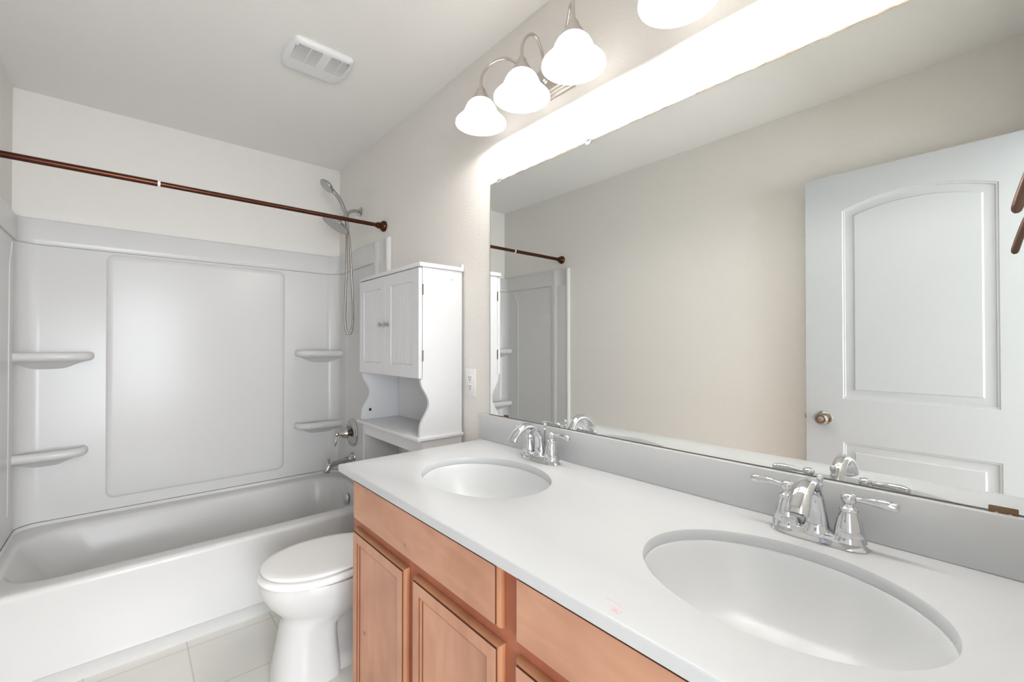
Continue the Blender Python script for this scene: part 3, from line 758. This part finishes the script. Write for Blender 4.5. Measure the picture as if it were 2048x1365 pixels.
# ------------------------------------------------------------------ vanity lights
def vanity_light(yc, labels):
    e = empty('vanity_light', labels, 'wall light', (XR, yc, 2.14), 'vanity wall lights')
    x0 = 0.968-XR
    # stepped back plate (local coordinates from here on)
    bm = bmesh.new()
    for hy, hz, t0, t1 in ((0.118, 0.060, 0.0, -0.012), (0.108, 0.050, -0.011, -0.018), (0.098, 0.040, -0.017, -0.024)):
        pl = rrect(-hy, hy, -hz, hz, 0.012, 4)
        extrude_poly(pl, lambda a, z, h: (h, a, z), t0, t1, 0.003, 2, bm=bm)
    link('back_plate', bm, M['nickel'], e)
    link('plate_knob', lathe([(0, 0), (0.009, 0), (0.011, 0.004), (0.007, 0.008), (0.009, 0.013), (0.0055, 0.019), (0, 0.021)], (-0.023, 0, 0.0), (-1, 0, 0), seg=20), M['nickel'], e)
    for s in (1, 0, -1):
        y1 = s*0.222; y0 = s*0.085
        p = [(-0.022, y0, 0.010), (-0.034, y0+s*0.006, 0.045), (-0.048, y0+s*0.028, 0.098), (-0.078, y0+s*0.070, 0.132), (-0.112, y0+s*0.112, 0.118), (x0+0.003, y1-s*0.004, 0.078), (x0, y1, 0.040), (x0, y1, 0.025)]
        link('arm', tube(p, 0.0050, seg=14, n=8), M['nickel'], e)
        link('fitter', lathe([(0, 0.034), (0.008, 0.034), (0.011, 0.028), (0.016, 0.021), (0.018, 0.012), (0.024, 0.003), (0.026, -0.003), (0.032, -0.010), (0.0345, -0.019), (0.0345, -0.0225), (0.030, -0.023), (0, -0.023)], (x0, y1, 0.0), (0, 0, 1), seg=36), M['nickel'], e)
        out = [(0.0325, -0.019), (0.040, -0.023), (0.049, -0.033), (0.0560, -0.046), (0.0610, -0.059), (0.0665, -0.069), (0.075, -0.079), (0.085, -0.089), (0.0925, -0.098), (0.0930, -0.1045)]
        inn = [(0.0905, -0.1045), (0.0905, -0.100), (0.084, -0.0945), (0.073, -0.0865), (0.062, -0.075), (0.0565, -0.063), (0.052, -0.051), (0.045, -0.037), (0.037, -0.028), (0.0305, -0.0235)]
        sh_ = link('glass_shade', lathe(out+inn, (x0, y1, 0.0), (0, 0, 1), seg=56), M['shade'], e, angle=60)
        link('bulb', lathe([(0, -0.0235), (0.012, -0.0235), (0.013, -0.040), (0.020, -0.049), (0.025, -0.061), (0.022, -0.074), (0.012, -0.082), (0, -0.084)], (x0, y1, 0.0), (0, 0, 1), seg=28), M['bulb'], sh_)
        l = bpy.data.lights.new('bulb_light', 'POINT'); l.energy = BULB; l.color = (1.0, 0.965, 0.92); l.shadow_soft_size = 0.018
        lo = bpy.data.objects.new('bulb_light', l); C.objects.link(lo); lo.parent = e; lo.location = (x0, y1, -0.089)
    return e
vanity_light(1.055, 'brushed nickel three arm light with lit bell shades, above the far sink')
vanity_light(0.287, 'wall light over the foreground sink, one lit bell shade showing at the top edge')

# ------------------------------------------------------------------ over-toilet storage cabinet
CY0, CY1 = 1.585, 2.190
CXF, CXB = 0.900, 1.098
cab = empty('storage_cabinet', 'white over the toilet cabinet with two beadboard doors and an open shelf', 'cabinet', ((CXF+CXB)/2, (CY0+CY1)/2, 0))
PT = 0.015
def side_outline():
    pts = [(CXB, 0.0), (CXB, 1.545), (CXF+0.004, 1.545), (CXF+0.004, 1.088)]
    n = 24
    for k in range(n+1):
        t = k/n; z = 1.080-t*(1.080-0.880)
        pts.append((CXF-0.006+0.020*(1-math.cos(2*PI*t))+0.002*(1-t), z))
    pts += [(CXF-0.008, 0.862), (CXF-0.008, 0.846), (CXF+0.004, 0.846), (CXF+0.004, 0.0), (CXF+0.05, 0.0), (CXF+0.05, 0.14), (CXB-0.05, 0.14), (CXB-0.05, 0.0)]
    return pts
for y0, nm in ((CY0, 0), (CY1-PT-0.004, 1)):
    part('side_panel', extrude_poly(side_outline(), lambda a, z, h: (a, h, z), y0, y0+PT), M['cabinet'], cab, smooth=False)
part('top_board', box(CXF-0.014, CXB+0.006, CY0-0.008, CY1+0.006, 1.5455, 1.5635, 0.003), M['cabinet'], cab)
part('bottom_board', box(CXF+0.006, CXB-0.006, CY0+PT+0.0005, CY1-PT-0.0045, 1.088, 1.103), M['cabinet'], cab, smooth=False)
part('back_panel', box(CXB-0.005, CXB-0.001, CY0+PT+0.0005, CY1-PT-0.0075, 0.8465, 1.544), M['cabinet'], cab, smooth=False)
part('shelf_board', box(CXF-0.024, CXB+0.002, CY0-0.012, CY1+0.012, 0.832, 0.8462, 0.002), M['cabinet'], cab)
part('apron', box(CXF+0.006, CXF+0.020, CY0+PT+0.0005, CY1-PT-0.0045, 0.772, 0.8315), M['cabinet'], cab, smooth=False)
part('stretcher', box(CXB-0.02, CXB-0.006, CY0+PT+0.0005, CY1-PT-0.0045, 0.30, 0.345), M['cabinet'], cab, smooth=False)
def cab_door(y0, y1, z0, z1, ky, hinge):
    """frame and beadboard panel facing -x"""
    xf = CXF-0.014; xb = CXF+0.002
    sw = 0.052
    O = [(y0, z0), (y1, z0), (y1, z1), (y0, z1)]
    b = bmesh.new(); mapf = lambda a, z, h: (xf-h, a, z)
    back = [b.verts.new(mapf(x, y, xf-xb)) for x, y in O]; prev = back
    for d, h in ((0, -0.001), (0.001, 0.0)):
        q = inset(O, d); cur = [b.verts.new(mapf(x, y, h)) for x, y in q]
        for i in range(4): b.faces.new((prev[i], prev[(i+1) % 4], cur[(i+1) % 4], cur[i]))
        prev = cur
    for d, h in ((sw, 0.0), (sw+0.003, -0.004)):
        q = inset(O, d); cur = [b.verts.new(mapf(x, y, h)) for x, y in q]
        for i in range(4): b.faces.new((prev[i], prev[(i+1) % 4], cur[(i+1) % 4], cur[i]))
        prev = cur
    b.faces.new(back)
    b.faces.new(prev)
    dr = part('door', b, M['cabinet'], cab, angle=20)
    # beadboard strips
    bb = bmesh.new(); a0, a1 = y0+sw+0.005, y1-sw-0.005; n = 9; st = (a1-a0)/n
    for k in range(n):
        box(xf+0.0025, xf+0.0042, a0+k*st+0.0004, a0+(k+1)*st-0.0004, z0+sw+0.004, z1-sw-0.004, 0.0005, 1, bm=bb)
    part('beadboard_panel', bb, M['cabinet'], dr, gp=cab)
    kb = lathe([(0, 0), (0.0095, 0), (0.0105, 0.002), (0.0065, 0.004), (0.0042, 0.008), (0.0060, 0.011), (0.0108, 0.014), (0.0118, 0.018), (0.0090, 0.022), (0.004, 0.0235), (0, 0.0235)], (xf, ky, 1.318), (-1, 0, 0), seg=10)
    part('door_knob', kb, M['darkchrome'], dr, gp=cab)
    for hz in (1.452, 1.180):
        yy = hinge
        hb = lathe([(0, 0), (0.0020, 0), (0.0020, 0.044), (0, 0.044)], (xb+0.002, yy, hz-0.022), (0, 0, 1), seg=12)
        for j in range(4): lathe([(0, 0), (0.0026, 0), (0.0026, 0.006), (0, 0.004)], (xb+0.002, yy, hz-0.020+j*0.0115), (0, 0, 1), seg=12, bm=hb)
        part('hinge', hb, M['brass'], dr, gp=cab)
ysp = 1.893
cab_door(CY0+0.001, ysp-0.001, 1.087, 1.5415, ysp-0.026, CY0-0.0022)
cab_door(ysp+0.001, CY1-0.001, 1.087, 1.5415, ysp+0.026, CY1+0.0002)
part('cam_screw', lathe([(0, 0), (0.0075, 0), (0.007, 0.001), (0.004, 0.0008), (0, 0.0004)], (0.935, CY1-PT-0.0042, 0.893), (0, -1, 0), seg=20), M['dark'], cab)
part('screw_hole', lathe([(0, 0), (0.0022, 0), (0, 0.0006)], (1.045, CY0, 1.505), (0, -1, 0), seg=12), M['dark'], cab)
for xx in (0.93, 1.06):
    part('screw_cap', lathe([(0, 0), (0.008, 0), (0.0075, 0.0006), (0, 0.0008)], (xx, CY0, 1.095), (0, -1, 0), seg=20), M['cabinet'], cab)
part('wall_bracket', box(CXB-0.004, XR-0.0005, CY0-0.002, CY0+0.010, 1.5637, 1.578, 0.001), M['cabinet'], cab)

# ------------------------------------------------------------------ toilet
TYc = 1.762
toi = empty('toilet', 'white toilet with closed lid between the vanity and the bathtub', 'toilet', (0.75, TYc, 0))
def egg(x0, x1, hw, z, n=64, xc=None, q=2.1):
    """outline elongated along x: elliptic front (x0), rear (x1) with exponent q"""
    pts = []; xc = xc if xc else x0+(x1-x0)*0.48
    for k in range(n):
        t = 2*PI*k/n; c, s = math.cos(t), math.sin(t); e = 2/(q if c > 0 else 2.1)
        x = xc+(x1-xc)*abs(c)**e if c > 0 else xc-(xc-x0)*abs(c)**e
        y = TYc+hw*abs(s)**e*(1 if s > 0 else -1)
        pts.append((x, y, z))
    return pts
TYc = 1.762
# bowl on its front column
rg = [egg(0.390, 0.612, 0.116, 0.0, q=6), egg(0.392, 0.612, 0.116, 0.03, q=6), egg(0.402, 0.606, 0.107, 0.09, q=6), egg(0.414, 0.602, 0.101, 0.15, q=6),
      egg(0.421, 0.604, 0.101, 0.19, q=6), egg(0.427, 0.640, 0.107, 0.213, q=5), egg(0.426, 0.76, 0.119, 0.229, q=4), egg(0.411, 0.84, 0.137, 0.250, q=3.5), egg(0.376, 0.88, 0.161, 0.291, q=3), egg(0.3565, 0.90, 0.172, 0.335, q=3), egg(0.353, 0.90, 0.174, 0.362, q=3), egg(0.358, 0.90, 0.171, 0.371, q=3), egg(0.40, 0.88, 0.14, 0.373, q=3)]
part('bowl', loft(rg), M['porcelain'], toi, angle=60)
def sq(x0, x1, y0, y1, z, r=0.02): return [(x, y, z) for x, y in rrect(x0, x1, y0, y1, r, 5)]
rg = [sq(0.560, 1.02, TYc-0.088, TYc+0.088, 0.0), sq(0.560, 1.02, TYc-0.088, TYc+0.088, 0.040), sq(0.565, 1.01, TYc-0.078, TYc+0.078, 0.056), sq(0.570, 0.96, TYc-0.056, TYc+0.056, 0.072),
      sq(0.572, 0.93, TYc-0.050, TYc+0.050, 0.12), sq(0.572, 0.92, TYc-0.054, TYc+0.054, 0.18), sq(0.575, 0.90, TYc-0.08, TYc+0.08, 0.225), sq(0.60, 0.90, TYc-0.11, TYc+0.11, 0.245), sq(0.62, 0.90, TYc-0.11, TYc+0.11, 0.30)]
part('trapway', loft(rg), M['porcelain'], toi, angle=60)
# seat and lid
rg = [egg(0.356, 0.80, 0.168, 0.3745, xc=.565), egg(0.349, 0.802, 0.174, 0.378, xc=.565), egg(0.346, 0.804, 0.177, 0.386, xc=.565), egg(0.348, 0.803, 0.175, 0.393, xc=.565), egg(0.353, 0.801, 0.171, 0.3985, xc=.565), egg(0.362, 0.798, 0.163, 0.400, xc=.565), egg(0.39, 0.79, 0.14, 0.400, xc=.565)]
part('seat', loft(rg), M['seatplastic'], toi, angle=60)
rg = [egg(0.372, 0.790, 0.151, 0.4000, xc=.565), egg(0.371, 0.790, 0.152, 0.4045, xc=.565), egg(0.3605, 0.797, 0.1625, 0.4050, xc=.565), egg(0.3580, 0.798, 0.165, 0.4085, xc=.565), egg(0.3590, 0.797, 0.164, 0.4130, xc=.565), egg(0.365, 0.794, 0.158, 0.4165, xc=.565), egg(0.390, 0.785, 0.138, 0.4185, xc=.565), egg(0.50, 0.69, 0.055, 0.4195, xc=.565)]
part('lid', loft(rg), M['seatplastic'], toi, angle=60)
for s in (-1, 1): part('seat_hinge', box(0.785, 0.815, TYc+s*0.07-0.014, TYc+s*0.07+0.014, 0.372, 0.410, 0.004), M['seatplastic'], toi)
tk = part('tank', loft([sq(0.905, 1.085, TYc-0.165, TYc+0.165, 0.372, 0.03), sq(0.895, 1.085, TYc-0.175, TYc+0.175, 0.42, 0.035), sq(0.885, 1.088, TYc-0.178, TYc+0.178, 0.655, 0.035)]), M['porcelain'], toi, angle=50)
part('tank_lid', loft([sq(0.878, 1.090, TYc-0.179, TYc+0.185, 0.6555, 0.035), sq(0.876, 1.090, TYc-0.179, TYc+0.187, 0.675, 0.035), sq(0.885, 1.085, TYc-0.175, TYc+0.180, 0.686, 0.035)]), M['porcelain'], toi, angle=50)
part('flush_lever', tube([(0.886, TYc+0.12, 0.62), (0.872, TYc+0.12, 0.62), (0.868, TYc+0.10, 0.618), (0.868, TYc+0.05, 0.612)], [0.008, 0.007, 0.006, 0.006], n=5), M['chrome'], toi)

# ------------------------------------------------------------------ outlet
oy, oz = 1.529, 1.064
out = empty('wall_outlet', 'white duplex wall outlet between the storage cabinet and the mirror', 'outlet', (XR, oy, oz))
part('cover_plate', box(XR-0.005, XR, oy-0.036, oy+0.036, oz-0.058, oz+0.058, 0.002), M['plastic'], out)
for dz in (0.0195, -0.0195):
    rc = part('receptacle', extrude_poly([(oy+x, oz+dz+y) for x, y in rrect(-0.0165, 0.0165, -0.0140, 0.0140, 0.008, 4)], lambda a, z, h: (h, a, z), XR-0.004, XR-0.0068, 0.0006), M['plastic'], out)
    bm = box(XR-0.0072, XR-0.006, oy-0.0085, oy-0.0058, oz+dz-0.0015, oz+dz+0.0075); box(XR-0.0072, XR-0.006, oy+0.0058, oy+0.0085, oz+dz-0.001, oz+dz+0.0068, bm=bm)
    lathe([(0, 0), (0.0028, 0), (0.0028, 0.0012), (0, 0.0012)], (XR-0.006, oy, oz+dz-0.0078), (-1, 0, 0), seg=14, bm=bm)
    part('slots', bm, M['dark'], rc, gp=out, smooth=False)
part('screw', lathe([(0, 0), (0.003, 0), (0.0025, 0.001), (0, 0.0012)], (XR-0.005, oy, oz), (-1, 0, 0), seg=14), M['nickel'], out)

# ------------------------------------------------------------------ bronze hook on the front wall at the right of the doorway
hk = empty('robe_hook', 'brown bronze robe hook at the right edge, repeated in the mirror', 'hook', (0.90, YF, 1.44))
part('back_plate', lathe([(0, 0), (0.024, 0), (0.025, 0.003), (0.020, 0.007), (0, 0.009)], (0.905, YF, 1.490), (0, 1, 0), seg=32), M['hookbronze'], hk)
part('hook_arm', tube([(0.905, YF+0.006, 1.490), (0.905, YF+0.022, 1.4915), (0.905, YF+0.046, 1.494), (0.904, YF+0.060, 1.486), (0.903, YF+0.0700, 1.468), (0.901, YF+0.0795, 1.436), (0.900, YF+0.0855, 1.412), (0.900, YF+0.0862, 1.4055), (0.900, YF+0.0862, 1.4025)], [0.008, 0.008, 0.007, 0.0065, 0.0060, 0.0060, 0.0060, 0.0048, 0.0022], seg=18, n=7), M['hookbronze'], hk)
